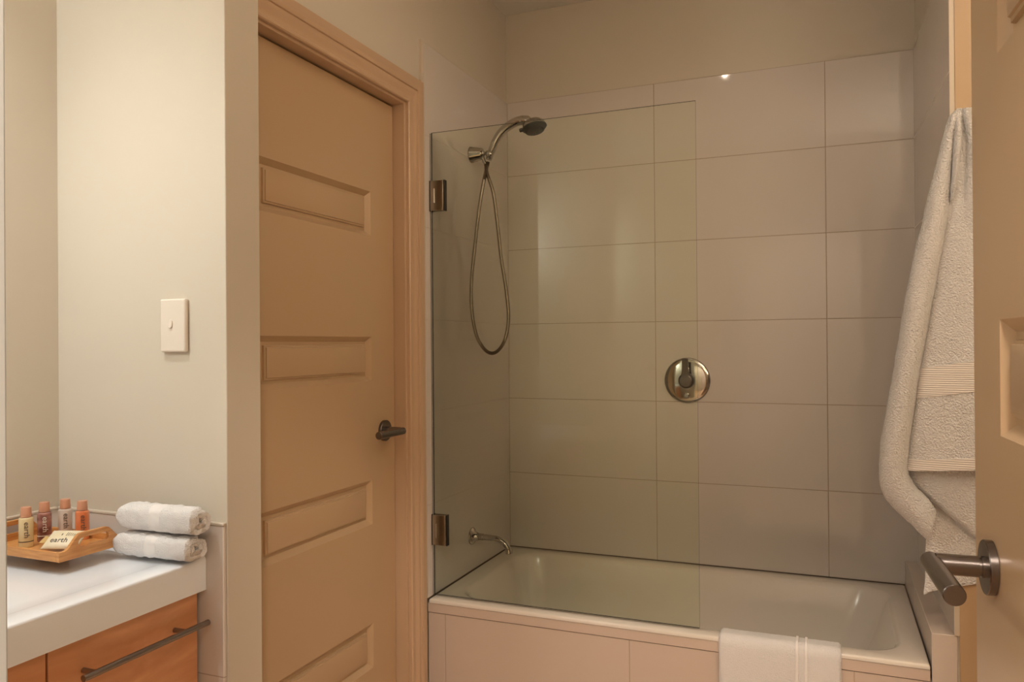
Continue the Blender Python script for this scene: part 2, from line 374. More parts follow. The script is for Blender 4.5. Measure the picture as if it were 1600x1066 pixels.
prof = [(0.0, -0.001), (0.0, 0.009), (0.003, 0.012), (0.009, 0.0125), (0.012, 0.0095), (0.016, 0.009), (0.024, 0.011), (0.033, 0.0155), (0.038, 0.0175), (0.041, 0.0178),
        (0.0425, 0.0150), (0.0485, 0.0150), (0.0500, 0.0190), (0.056, 0.0215), (0.061, 0.0220), (0.063, 0.0195), (0.0655, 0.0195), (0.0665, 0.0175), (0.088, 0.0170), (0.090, 0.0150), (0.090, -0.006), (0.02, -0.006)]
prof = [(o * 0.95, p) for o, p in prof]
bm = bmesh.new(); architrave(bm, prof, [(-0.8225, 0.0, 1, 0), (-0.8225, 2.070, 1, 1), (NY1 + 0.001, 2.070, 0, 1)])
bmesh.ops.remove_doubles(bm, verts=bm.verts, dist=1e-5)
obj('architrave', bm, M['trim_paint'], fr, autosmooth=28, smooth=False)
bm2.free()

# ------------------------------------------------------------------ entry doorway: off-white frame and the open leaf
bm = bmesh.new()
box(bm, 0.648, 0.668, EY - 0.10, EY + 0.0, 0, 2.075); box(bm, 1.427, 1.447, EY - 0.10, EY, 0, 2.075); box(bm, 0.668, 1.427, EY - 0.10, EY, 2.055, 2.075)
for x0, x1 in ((0.592, 0.6695), (1.432, 1.503)):
    box(bm, x0, x1, EY, EY + 0.015, 0, 2.060)
box(bm, 0.592, 1.503, EY, EY + 0.015, 2.060, 2.131)
struct('trim_10', bm, M['jamb_paint'], bevel=0.002)
LW = 0.748
ed = thing('panelled_door', 'open tan panelled door swung into the room, nearest right edge, with a satin lever', 'door', (1.374 + LW * math.sin(R(3.2)), -1.7945 - LW * math.cos(R(3.2)), 0), R(3.2))
# visible face looks towards -X: leaf built mirrored
bm = bmesh.new(); leaf(bm, LW, 2.046, 0.036, 0.008, panel_rects(LW, 0.121))
bmesh.ops.scale(bm, vec=(-1, 1, 1), verts=bm.verts); obj('leaf', bm, M['door_paint'], ed, autosmooth=20)
hd = bpy.data.objects.new('door_handle', None); C.objects.link(hd); hd.parent = ed; hd['label'] = 'satin nickel lever on a round rose'
lever(hd, LW - 0.083, 1.057, -1, arm=0.125, neck=0.063)
# small rub marks stay out; latch plate on the leaf edge
bm = bmesh.new(); box(bm, 0.006, 0.030, LW - 0.001, LW + 0.0012, 0.98, 1.13); obj('latch_plate', bm, M['satin'], ed)

# ------------------------------------------------------------------ bath
bt = thing('bathtub', 'white built-in bathtub with a slim rim behind a tiled front', 'bathtub', (0, 0, 0))
def rrect(x0, x1, y0, y1, r, n=8):
    pts = []
    for cx, cy, a in ((x1 - r, y0 + r, -90), (x1 - r, y1 - r, 0), (x0 + r, y1 - r, 90), (x0 + r, y0 + r, 180)):
        for k in range(n + 1): t = R(a + 90 * k / n); pts.append((cx + r * math.cos(t), cy + r * math.sin(t)))
    return pts
def shell(bm, rings, close=True):
    R_ = [[bm.verts.new(p) for p in ring] for ring in rings]
    for a, c in zip(R_, R_[1:]):
        n = len(a)
        for k in range(n): bm.faces.new((a[k], a[(k + 1) % n], c[(k + 1) % n], c[k]))
    if close: bm.faces.new(R_[-1])
    return R_
bm = bmesh.new(); Z = 0.5
def ring(x0, x1, y0, y1, r, z): return [(x, y, z) for x, y in rrect(x0, x1, y0, y1, r)]
X0, X1, Y0, Y1 = 0.003, 1.4365, -0.703, -0.003
shell(bm, [ring(X0, X1, Y0 + .003, Y1, .004, Z - .0135), ring(X0, X1, Y0, Y1, .004, Z - .0125), ring(X0, X1, Y0, Y1, .004, Z - .006),
           ring(X0 + .002, X1 - .002, Y0 + .002, Y1 - .002, .005, Z - .0015), ring(X0 + .006, X1 - .006, Y0 + .006, Y1 - .006, .006, Z),
           ring(X0 + .060, X1 - .050, Y0 + .052, Y1 - .052, .10, Z - .001), ring(X0 + .068, X1 - .058, Y0 + .060, Y1 - .060, .10, Z - .004),
           ring(X0 + .076, X1 - .068, Y0 + .066, Y1 - .066, .10, Z - .016), ring(X0 + .10, X1 - .105, Y0 + .080, Y1 - .080, .11, Z - .12),
           ring(X0 + .125, X1 - .19, Y0 + .10, Y1 - .10, .12, Z - .30), ring(X0 + .15, X1 - .24, Y0 + .125, Y1 - .125, .12, Z - .36),
           ring(X0 + .20, X1 - .30, Y0 + .17, Y1 - .17, .10, Z - .38)])
obj('tub_shell', bm, M['tub'], bt, smooth=True, autosmooth=50)
bm = bmesh.new(); lathe(bm, [(0, 0.03), (0.003, 0.03), (0.004, 0.02), (0.004, 0)], (0.42, -0.353, 0.120), (0, 0, 1)); obj('waste', bm, M['chrome'], bt, smooth=True)
bm = bmesh.new(); box(bm, 0.0, 1.56, -0.697, -0.672, 0.0, 0.4545)
struct('trim_11', bm, M['tile_apron'])
bm = bmesh.new(); box(bm, 0.0, 1.4365, -0.7005, -0.672, 0.4570, 0.4862)
struct('trim_15', bm, M['tile_band'], bevel=0.001)
# dark caulk joint between bath and wall tiles
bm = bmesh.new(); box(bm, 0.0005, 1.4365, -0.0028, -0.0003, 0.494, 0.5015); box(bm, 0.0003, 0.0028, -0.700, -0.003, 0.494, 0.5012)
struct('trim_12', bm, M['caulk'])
# tiled ledge at the end of the bath
bm = bmesh.new(); prism(bm, [(1.4368, -0.0005), (1.4405, -0.697), (1.4982, -0.697), (1.4800, -0.0005)], 0.0, 0.580)
struct('trim_13', bm, M['tile_ledge'], bevel=0.002)
bm = bmesh.new(); box(bm, 1.64, RX, -0.7035, -0.694, 0, 0.09); struct('baseboard_right', bm, M['tile_trim'])

# ------------------------------------------------------------------ glass screen
gs = thing('shower_screen', 'frameless green-tinted glass shower screen hinged at the left over the bath', 'shower screen', (0, -0.665, 0.5))
GX0, GX1, GZ0, GZ1 = 0.006, 0.8573, 0.006, 1.513
bm = bmesh.new(); box(bm, GX0, GX1, -0.003, 0.003, GZ0 - .001, GZ1)
for f in bm.faces:
    f.normal_update()
    if abs(f.normal.y) < 0.5: f.material_index = 1
obj('glass_pane', bm, [M['glass'], M['glass_edge']], gs)
bm = bmesh.new(); box(bm, 0.0005, 0.0055, -0.004, 0.004, GZ0, GZ1 - 0.002); obj('edge_seal', bm, M['seal'], gs)
for zc in (1.305, 0.2165):
    hg = bpy.data.objects.new('glass_hinge', None); C.objects.link(hg); hg.parent = gs
    bm = bmesh.new(); box(bm, 0.0045, 0.052, -0.0115, -0.0032, zc - 0.049, zc + 0.049); obj('clamp_plate', bm, M['hinge'], hg, bevel=0.0012)
    bm = bmesh.new(); box(bm, 0.0045, 0.052, 0.0032, 0.0115, zc - 0.049, zc + 0.049); obj('clamp_plate', bm, M['hinge'], hg, bevel=0.0012)
    bm = bmesh.new(); box(bm, 0.052, 0.0555, -0.0085, 0.0085, zc - 0.050, zc + 0.050); box(bm, 0.0010, 0.0045, -0.010, 0.010, zc - 0.050, zc + 0.050)
    obj('gasket', bm, M['black'], hg)
    bm = bmesh.new(); tube(bm, [(0.019, -0.0125, zc - 0.024), (0.019, -0.0125, zc + 0.022)], 0.0028, 14)
    box(bm, 0.006, 0.021, -0.0125, -0.0113, zc - 0.0245, zc - 0.0235)
    obj('pivot_pin', bm, M['chrome'], hg, smooth=True)

# ------------------------------------------------------------------ hand shower on the left tiles
sh = thing('hand_shower', 'chrome hand shower on a wall bracket with a long looped steel hose', 'shower', (0, -0.350, 2.012))
bm = bmesh.new(); lathe(bm, [(0, 0.029), (0.001, 0.030), (0.004, 0.030), (0.006, 0.029), (0.044, 0.0205), (0.046, 0.0195), (0.046, 0)], (0.0, 0, 0.0), (1, 0, 0), 44)
obj('wall_bracket', bm, M['chrome'], sh, smooth=True, autosmooth=30)
bm = bmesh.new()
lathe(bm, [(0.044, 0.010), (0.048, 0.0115), (0.052, 0.010), (0.054, 0.0065), (0.062, 0.0065), (0.064, 0.0095), (0.066, 0.0095)], (0, 0, 0), (1, 0, 0), 28)
lathe(bm, [(-0.013, 0), (-0.012, 0.008), (-0.008, 0.0125), (0, 0.0145), (0.008, 0.0125), (0.012, 0.008), (0.013, 0)], (0.072, 0.006, -0.004), (0.2, 0, 1), 28)
tube(bm, [(0.046, 0.004, -0.012), (0.052, 0.002, -0.030), (0.058, 0.000, -0.040)], [0.006, 0.0065, 0.0055], 14)
obj('holder', bm, M['chrome'], sh, smooth=True)
hs = bpy.data.objects.new('handset', None); C.objects.link(hs); hs.parent = sh
path = spline([(0.066, 0.01, -0.022), (0.076, 0.014, 0.010), (0.090, 0.018, 0.043), (0.112, 0.02, 0.074), (0.140, 0.02, 0.094), (0.170, 0.02, 0.106), (0.192, 0.02, 0.1095)], 8)
nP = len(path); rr_ = []
for i in range(nP):
    t = i / (nP - 1); rr_.append(0.0105 + 0.0035 * math.sin(min(t * 2.6, 1.0) * PI / 2) + 0.003 * t)
bm = bmesh.new(); tube(bm, path, rr_, 22)
obj('handle', bm, M['chrome'], hs, smooth=True)
hd_o, hd_d = Vector((0.240, 0.02, 0.082)), Vector((0.26, -0.10, -0.96)).normalized()
bm = bmesh.new()
lathe(bm, [(-0.028, 0.0), (-0.0275, 0.010), (-0.0255, 0.020), (-0.021, 0.030), (-0.013, 0.0385), (-0.004, 0.0425), (0.002, 0.0430), (0.002, 0.0)], hd_o, hd_d, 48)
tube(bm, [path[-3], path[-1], Vector((0.214, 0.02, 0.1055)), Vector((0.230, 0.02, 0.098))], [0.0168, 0.0175, 0.0185, 0.012], 22)
obj('head_shell', bm, M['chrome'], hs, smooth=True)
bm = bmesh.new()
lathe(bm, [(0.002, 0.0445), (0.005, 0.0450), (0.0065, 0.0435), (0.008, 0.040), (0.0170, 0.0350), (0.0185, 0.0325), (0.0185, 0.0)], hd_o, hd_d, 48)
for rr0, cnt in ((0.012, 8), (0.021, 14), (0.029, 20)):
    _, u_, v_ = frame_of(hd_d)
    for k in range(cnt):
        a = 2 * PI * k / cnt; c_ = hd_o + hd_d * 0.0183 + rr0 * (math.cos(a) * u_ + math.sin(a) * v_)
        lathe(bm, [(0, 0.0013), (0.002, 0.0011), (0.002, 0)], c_, hd_d, 8)
obj('spray_face', bm, M['grey_plastic'], hs, smooth=True, autosmooth=40)
bm = bmesh.new(); lathe(bm, [(0, 0.006), (0.008, 0.0075), (0.014, 0.006), (0.015, 0)], hd_o + hd_d * 0.010 + Vector((-0.040, -0.012, 0.0)), (-1, -0.3, -0.3), 16)
obj('mode_knob', bm, M['grey_plastic'], hs, smooth=True)
hose_ctrl = [(0.060, 0.000, -0.042), (0.066, -0.004, -0.075), (0.082, 0.014, -0.145), (0.095, 0.020, -0.26), (0.108, 0.022, -0.38), (0.126, 0.024, -0.50), (0.134, 0.024, -0.60),
             (0.122, 0.014, -0.68), (0.092, 0.000, -0.722), (0.062, -0.018, -0.715), (0.034, -0.036, -0.66), (0.020, -0.046, -0.56), (0.022, -0.046, -0.45), (0.032, -0.040, -0.34),
             (0.042, -0.028, -0.22), (0.052, -0.012, -0.12), (0.060, 0.002, -0.060), (0.064, 0.008, -0.030)]
hp = spline(hose_ctrl, 40)
bm = bmesh.new(); tube(bm, hp, [0.0066 + (0.0007 if i % 2 else -0.0008) for i in range(len(hp))], 12)
obj('hose', bm, M['hose'], sh, smooth=True, autosmooth=80)

# ------------------------------------------------------------------ bath spout and mixer
sp = thing('bath_spout', 'curved chrome bath spout on the left tiled wall above the tub', 'tap', (0, -0.366, 0.624))
bm = bmesh.new(); lathe(bm, [(0, 0.030), (0.002, 0.031), (0.005, 0.030), (0.008, 0.0255), (0.013, 0.019), (0.022, 0.0145), (0.032, 0.0125), (0.046, 0.012), (0.046, 0)], (0, 0, 0), (1, 0, 0), 44)
obj('wall_flange', bm, M['chrome'], sp, smooth=True, autosmooth=50)
bm = bmesh.new(); pp = spline([(0.040, 0, 0), (0.070, 0, 0.0), (0.098, 0, -0.002), (0.122, 0, -0.010), (0.138, 0, -0.024), (0.144, 0, -0.036)], 8)
tube(bm, pp, [0.0105] * len(pp), 22); obj('spout_arm', bm, M['chrome'], sp, smooth=True)
bm = bmesh.new(); lathe(bm, [(0, 0.0115), (0.002, 0.0130), (0.016, 0.0130), (0.018, 0.0115), (0.018, 0.008), (0.015, 0.0)], (0.144, 0, -0.033), (0.12, 0, -1), 28)
obj('nozzle', bm, M['chrome'], sp, smooth=True, autosmooth=30)

mx = thing('shower_mixer', 'round chrome mixer plate with an upright lever on the back tiles', 'shower mixer', (0.7175, 0, 1.180))
bm = bmesh.new(); lathe(bm, [(0.0, 0.083), (0.0015, 0.0845), (0.0045, 0.0842), (0.0075, 0.0800), (0.0105, 0.066), (0.0130, 0.045), (0.0145, 0.030), (0.0145, 0)], (0, 0, 0), (0, -1, 0), 80)
obj('cover_plate', bm, M['chrome'], mx, smooth=True, autosmooth=60)
bm = bmesh.new(); lathe(bm, [(0.012, 0.0285), (0.030, 0.0285), (0.032, 0.0270), (0.032, 0)], (0.0, 0, 0), (0, -1, 0), 48)
obj('hub', bm, M['black'], mx, smooth=True, autosmooth=30)
bm = bmesh.new(); lathe(bm, [(0.032, 0.0255), (0.046, 0.0245), (0.049, 0.0225), (0.050, 0)], (0.0, 0, 0), (0, -1, 0), 48)
vs = []
for (x_, z_) in ((-0.0215, 0.006), (-0.0150, 0.030), (-0.0130, 0.052), (-0.0125, 0.080), (-0.011, 0.083), (0.011, 0.083), (0.0125, 0.080), (0.0130, 0.052), (0.0150, 0.030), (0.0215, 0.006)):
    vs.append((x_, z_))
a_ = [bm.verts.new((x, -0.034 - max(0, z - .01) * 0.18, z)) for x, z in vs]; c_ = [bm.verts.new((x * .85, -0.0475 - max(0, z - .01) * 0.10, z)) for x, z in vs]
bm.faces.new(a_); bm.faces.new(c_[::-1])
for i in range(len(vs)): bm.faces.new((a_[i], a_[(i + 1) % len(vs)], c_[(i + 1) % len(vs)], c_[i]))
obj('lever', bm, M['satin'], mx, bevel=0.0015)
bm = bmesh.new(); lathe(bm, [(0.009, 0.0105), (0.014, 0.0105), (0.022, 0.0090), (0.026, 0.0075), (0.026, 0)], (0, 0, -0.056), (0, -1, 0), 28)
obj('diverter_button', bm, M['chrome'], mx, smooth=True, autosmooth=35)

# ------------------------------------------------------------------ light switch
sw = thing('light_switch', 'white single rocker light switch on the cream wall above the folded towels', 'light switch', (-0.1165, NY0, 1.366))
bm = bmesh.new(); box(bm, -0.036, 0.036, -0.0115, 0, -0.058, 0.058); obj('cover_plate', bm, M['switch'], sw, bevel=0.0042, seg=4)
bm = bmesh.new()
prism(bm, [(x, y) for x, y in rrect(-0.0052, 0.0052, -0.0095, 0.0095, 0.005, 6)], 0.0105, 0.0145)
bmesh.ops.transform(bm, matrix=Matrix.Translation((-0.004, 0, 0.002)) @ Matrix.Rotation(R(84), 4, 'X'), verts=bm.verts)
obj('rocker', bm, M['switch'], sw, bevel=0.001)

# ------------------------------------------------------------------ vanity: worktop and cabinet
ct = bmesh.new(); VX1, VY0, VY1 = -0.0285, -2.50, NY0 - 0.0087
def top_z(x, y):
    e = max(0.0, min(1.0, (y + 1.672) / 0.022)); e = e * e * (3 - 2 * e)
    z = 0.869 + 0.006 * e
    f = max(0.0, min(1.0, (VX1 - 0.055 - x) / 0.004)) * max(0.0, min(1.0, (-1.69 - y) / 0.004))
    return z - 0.0012 * f
xs = [AX + 0.009] + [AX + 0.012 + (VX1 - .06 - AX - .012) * i / 10 for i in range(11)] + [VX1 - .0565, VX1 - .0545, VX1 - .03, VX1 - .005, VX1 - .0024, VX1 - .0007, VX1]
ys = [VY0 + (-1.70 - VY0) * i / 12 for i in range(13)] + [-1.695, -1.690] + [-1.674 + 0.003 * i for i in range(9)] + [-1.644, VY1 - .004, VY1 - .0015, VY1]
def tz(i, j):
    x, y = xs[i], ys[j]; z = top_z(x, y)
    dx = VX1 - x
    if dx < 0.005: z -= 0.005 - math.sqrt(max(0, 0.005 ** 2 - (0.005 - dx) ** 2))
    dy = VY1 - y
    if dy < 0.004: z -= 0.004 - math.sqrt(max(0, 0.004 ** 2 - (0.004 - dy) ** 2))
    return z
G = [[ct.verts.new((xs[i], ys[j], tz(i, j))) for j in range(len(ys))] for i in range(len(xs))]
for i in range(len(xs) - 1):
    for j in range(len(ys) - 1): ct.faces.new((G[i][j], G[i + 1][j], G[i + 1][j + 1], G[i][j + 1]))
low = 0.8015; n_i, n_j = len(xs), len(ys)
B = {}
edge = [(i, 0) for i in range(n_i)] + [(n_i - 1, j) for j in range(1, n_j)] + [(i, n_j - 1) for i in range(n_i - 2, -1, -1)] + [(0, j) for j in range(n_j - 2, 0, -1)]
bot = [ct.verts.new((xs[i], ys[j], low)) for i, j in edge]
for k in range(len(edge)):
    a, b_ = edge[k], edge[(k + 1) % len(edge)]
    ct.faces.new((G[a[0]][a[1]], bot[k], bot[(k + 1) % len(edge)], G[b_[0]][b_[1]]))
ct.faces.new(bot)
o = obj('ceramic_benchtop', ct, M['counter'], smooth=True, autosmooth=50); tag(o, 'thick glossy white vanity top with a raised end beside the wall', 'benchtop')

vc = thing('vanity_cabinet', 'honey maple vanity cabinet with drawers and long bar handles', 'cabinet', (-0.045, -1.638, 0))
bm = bmesh.new(); box(bm, AX + 0.010 + 0.045, -0.020, -0.850, -0.001, 0.10, 0.8005); obj('body', bm, M['maple'], vc)
bm = bmesh.new(); box(bm, AX + 0.010 + 0.045, -0.070, -0.850, -0.001, 0.0, 0.10); obj('plinth', bm, M['maple'], vc)
def front(y0, y1, z0, z1, hy0, hy1, hz, name):
    d = bpy.data.objects.new(name, None); C.objects.link(d); d.parent = vc
    bm = bmesh.new(); box(bm, -0.019, -0.001, y0, y1, z0, z1); obj('panel', bm, M['maple'], d, bevel=0.0012)
    bm = bmesh.new(); tube(bm, [(0.031, hy0, hz), (0.031, hy1, hz)], 0.0062, 22)
    for yy in (hy0 + 0.026, hy1 - 0.060 if name == 'drawer' else hy1 - 0.026):
        tube(bm, [(-0.001, yy, hz), (0.029, yy, hz)], 0.0052, 16)
    obj('bar_handle', bm, M['steel'], d, smooth=True, autosmooth=40)
front(-0.3455, -0.0035, 0.560, 0.796, -0.303, -0.006, 0.737, 'drawer')
front(-0.3455, -0.0035, 0.320, 0.556, -0.303, -0.006, 0.497, 'drawer')
front(-0.3455, -0.0035, 0.105, 0.316, -0.303, -0.006, 0.257, 'drawer')
front(-0.845, -0.3495, 0.105, 0.796, -0.72, -0.47, 0.60, 'cabinet_door')

# ------------------------------------------------------------------ bamboo tray
TR = dict(x0=-0.455, x1=-0.207, y0=-1.838, y1=-1.680, zb=0.894, zf=0.900, zr=0.9135)
tr = thing('serving_tray', 'bamboo tray with curved handle ends holding toiletries on the white vanity', 'tray', ((TR['x0'] + TR['x1']) / 2, (TR['y0'] + TR['y1']) / 2, 0.869))
hw, hd2 = (TR['x1'] - TR['x0']) / 2, (TR['y1'] - TR['y0']) / 2; zb, zf, zr = TR['zb'] - .869, TR['zf'] - .869, TR['zr'] - .869
T_ = 0.0075
bm = bmesh.new(); prism(bm, rrect(-hw + .004, hw - .004, -hd2 + .004, hd2 - .004, 0.012), zb, zf); obj('tray_base', bm, M['bamboo'], tr)
for s in (-1, 1):
    bm = bmesh.new(); y_o, y_i = s * hd2, s * (hd2 - T_)
    box(bm, -hw + T_, hw - T_, min(y_o, y_i), max(y_o, y_i), zb, zr); obj('long_side', bm, M['bamboo'], tr, bevel=0.0015)
def side_h(y):
    a = abs(y) / hd2; t = max(0.0, min(1.0, (0.86 - a) / 0.5)); t = t * t * (3 - 2 * t)
    return zr + 0.029 * t
for s in (-1, 1):
    bm = bmesh.new(); n = 36; xo, xi = s * hw, s * (hw - T_)
    hy, hz0, hz1 = 0.036, zr + 0.0015, zr + 0.0185       # hand hole
    ys_ = sorted(set([-hd2 + 2 * hd2 * k / n for k in range(n + 1)] + [-hy, hy]))
    for y0_, y1_ in zip(ys_, ys_[1:]):
        cols = [(zb, side_h(y0_), side_h(y1_))] if not (y0_ >= -hy - 1e-6 and y1_ <= hy + 1e-6) else None
        if cols:
            segs = [((zb, zb), (side_h(y0_), side_h(y1_)))]
        else:
            def hb(y): return hz0 + (hz1 - hz0) / 2 - (hz1 - hz0) / 2 * math.sqrt(max(0, 1 - max(0, (abs(y) - hy + .008) / .008) ** 2))
            def ht(y): return hz0 + (hz1 - hz0) / 2 + (hz1 - hz0) / 2 * math.sqrt(max(0, 1 - max(0, (abs(y) - hy + .008) / .008) ** 2))
            segs = [((zb, zb), (hb(y0_), hb(y1_))), ((ht(y0_), ht(y1_)), (side_h(y0_), side_h(y1_)))]
        for (a0, a1), (b0, b1) in segs:
            v = [bm.verts.new(p) for p in ((xo, y0_, a0), (xo, y1_, a1), (xo, y1_, b1), (xo, y0_, b0), (xi, y0_, a0), (xi, y1_, a1), (xi, y1_, b1), (xi, y0_, b0))]
            for f in ((0, 1, 2, 3), (4, 7, 6, 5), (0, 4, 5, 1), (3, 2, 6, 7), (0, 3, 7, 4), (1, 5, 6, 2)): bm.faces.new([v[i] for i in f])
    bmesh.ops.remove_doubles(bm, verts=bm.verts, dist=1e-6)
    # drop the walls left inside between neighbouring columns
    dup = [f for f in bm.faces if abs(f.calc_center_median().x - s * (hw - T_ / 2)) < 1e-4 and all(abs(v.co.y - f.verts[0].co.y) < 1e-6 for v in f.verts) and abs(abs(f.verts[0].co.y) - hd2) > 1e-4 and abs(abs(f.verts[0].co.y) - hy) > 1e-4]
    bmesh.ops.delete(bm, geom=dup, context='FACES_ONLY')
    bmesh.ops.remove_doubles(bm, verts=bm.verts, dist=1e-5)
    obj('handle_end', bm, M['bamboo'], tr, bevel=0.0014)
for s in (-1, 1):
    bm = bmesh.new(); box(bm, -hw + .02 if s < 0 else -0.062, -hw + .04 if s < 0 else -0.042, 0.035, hd2 - .006, 0.0, zb); obj('foot', bm, M['bamboo'], tr, bevel=0.001)

# ------------------------------------------------------------------ toiletries
def bottle(x, y, z, body, ink, label, rot, word, plump=1.0):
    b = thing('toiletry_bottle', label, 'bottle', (x, y, z), rot, 'small toiletry bottles on the bamboo tray')
    bm = bmesh.new(); H = 0.0625; sx, sy = 0.0140 * plump, 0.0115
    prof = [(0.0, 0.90), (0.0008, 0.96), (0.003, 1.0), (H - .004, 0.985), (H - .0012, 0.95), (H, 0.88), (H + .0008, 0.55), (H + .003, 0.55)]
    rings = []
    for z_, k in prof:
        rings.append([(sx * k * math.cos(t) * (abs(math.cos(t)) ** -0.12 if abs(math.cos(t)) > .02 else 1), sy * k * math.sin(t), z_) for t in [2 * PI * q / 36 for q in range(36)]])
    r_ = shell(bm, rings); bm.faces.new(r_[0][::-1])
    obj('bottle_body', bm, body, b, smooth=True, autosmooth=50)
    bm = bmesh.new(); lathe(bm, [(H + .001, 0.0102), (H + .0015, 0.0108), (H + .0205, 0.0100), (H + .0215, 0.0094), (H + .0215, 0)], (0, 0, 0), (0, 0, 1), 32)
    obj('cap', bm, M['cap'], b, smooth=True, autosmooth=30)
    fy = -sy - 0.0002
    # the word reads downwards, letters set on the front
    bm = text_bm(word, 0.0150, 0.0002, Matrix.Translation((0.002, fy, H * 0.60)) @ Matrix.Rotation(R(90), 4, 'X') @ Matrix.Rotation(R(-90), 4, 'Z'), 1.05)
    for z0_, z1_ in ((0.0118, 0.0138),):
        ra = [[(sx * 1.012 * math.cos(t) * (abs(math.cos(t)) ** -0.12 if abs(math.cos(t)) > .02 else 1), sy * 1.012 * math.sin(t), z_) for t in [2 * PI * q_ / 36 for q_ in range(36)]] for z_ in (z0_, z1_)]
        tmp = bmesh.new(); shell(tmp, ra, False); join_bm(bm, tmp)
    obj('printing', bm, ink, b)
    return b
BR = R(50)
bottle(-0.3650, -1.792, 0.9, M['lotion_cream'], M['print_dark'], 'cream yellow toiletry bottle, leftmost on the bamboo tray', BR, 'earth')
bottle(-0.3765, -1.742, 0.9, M['lotion_plum'], M['print_light'], 'dark plum toiletry bottle, second from the left on the tray', BR, 'earth')
bottle(-0.3655, -1.701, 0.9, M['lotion_white'], M['print_dark'], 'pearly white toiletry bottle, third from the left on the tray', BR, 'earth')
bottle(-0.3125, -1.701, 0.9, M['lotion_orange'], M['print_dark'], 'orange toiletry bottle, rightmost and nearest the folded towels', BR, 'earth')
# pillow sachet lying in the front of the tray
sa = thing('toiletry_sachet', 'pale yellow printed sachet lying in front of the bottles on the tray', 'sachet', (-0.268, -1.778, 0.9200), R(20))
sa.rotation_euler = (R(20), 0, R(20))
bm = bmesh.new(); nu, nv = 20, 12; L_, W_ = 0.037, 0.026
top = [[None] * (nv + 1) for _ in range(nu + 1)]; bt_ = [[None] * (nv + 1) for _ in range(nu + 1)]
for i in range(nu + 1):
    for j in range(nv + 1):
        u, v = -1 + 2 * i / nu, -1 + 2 * j / nv
        h = 0.0085 * max(0, 1 - u ** 4) ** .6 * max(0, 1 - v * v) ** .5
        h += 0.0008 * noise.noise((u * 3, v * 3, 2.0))* (1 - abs(v))
        top[i][j] = bm.verts.new((u * L_, v * W_, h + 0.001)); bt_[i][j] = bm.verts.new((u * L_, v * W_, -h * .8 - 0.0002))
for i in range(nu):
    for j in range(nv):
        bm.faces.new((top[i][j], top[i + 1][j], top[i + 1][j + 1], top[i][j + 1])); bm.faces.new((bt_[i][j], bt_[i][j + 1], bt_[i + 1][j + 1], bt_[i + 1][j]))
for i in range(nu):
    bm.faces.new((top[i][0], bt_[i][0], bt_[i + 1][0], top[i + 1][0])); bm.faces.new((top[i][nv], top[i + 1][nv], bt_[i + 1][nv], bt_[i][nv]))
for j in range(nv):
    bm.faces.new((top[0][j], top[0][j + 1], bt_[0][j + 1], bt_[0][j])); bm.faces.new((top[nu][j], bt_[nu][j], bt_[nu][j + 1], top[nu][j + 1]))
bmesh.ops.rotate(bm, matrix=Matrix.Rotation(R(10), 3, 'X'), verts=bm.verts)
obj('pouch', bm, M['sachet'], sa, smooth=True)
bm = bmesh.new(); box(bm, -L_ - 0.011, -L_ + .001, -0.012, 0.012, -0.0006, 0.0010); obj('crimped_end', bm, M['sachet_gold'], sa)
def pouch_z(x, y):
    u, v = max(-1, min(1, x / L_)), max(-1, min(1, y / W_))
    return 0.0085 * max(0, 1 - u ** 4) ** .6 * max(0, 1 - v * v) ** .5 + 0.0014
bm = text_bm('earth', 0.0165, 0.0003, Matrix.Translation((-0.004, -0.0095, 0)), 1.05)
for k in range(6): join_bm(bm, bx(0.004 + 0.0040 * k, 0.0048 + 0.0040 * k, 0.002, 0.013 - .001 * k, -0.0003, 0.0003))
join_bm(bm, bx(-0.006, -0.0045, 0.004, 0.009, -0.0003, 0.0003))
for v in bm.verts: v.co.z += pouch_z(v.co.x, v.co.y)
bmesh.ops.rotate(bm, matrix=Matrix.Rotation(R(10), 3, 'X'), verts=bm.verts)
obj('printing', bm, M['print_dark'], sa)

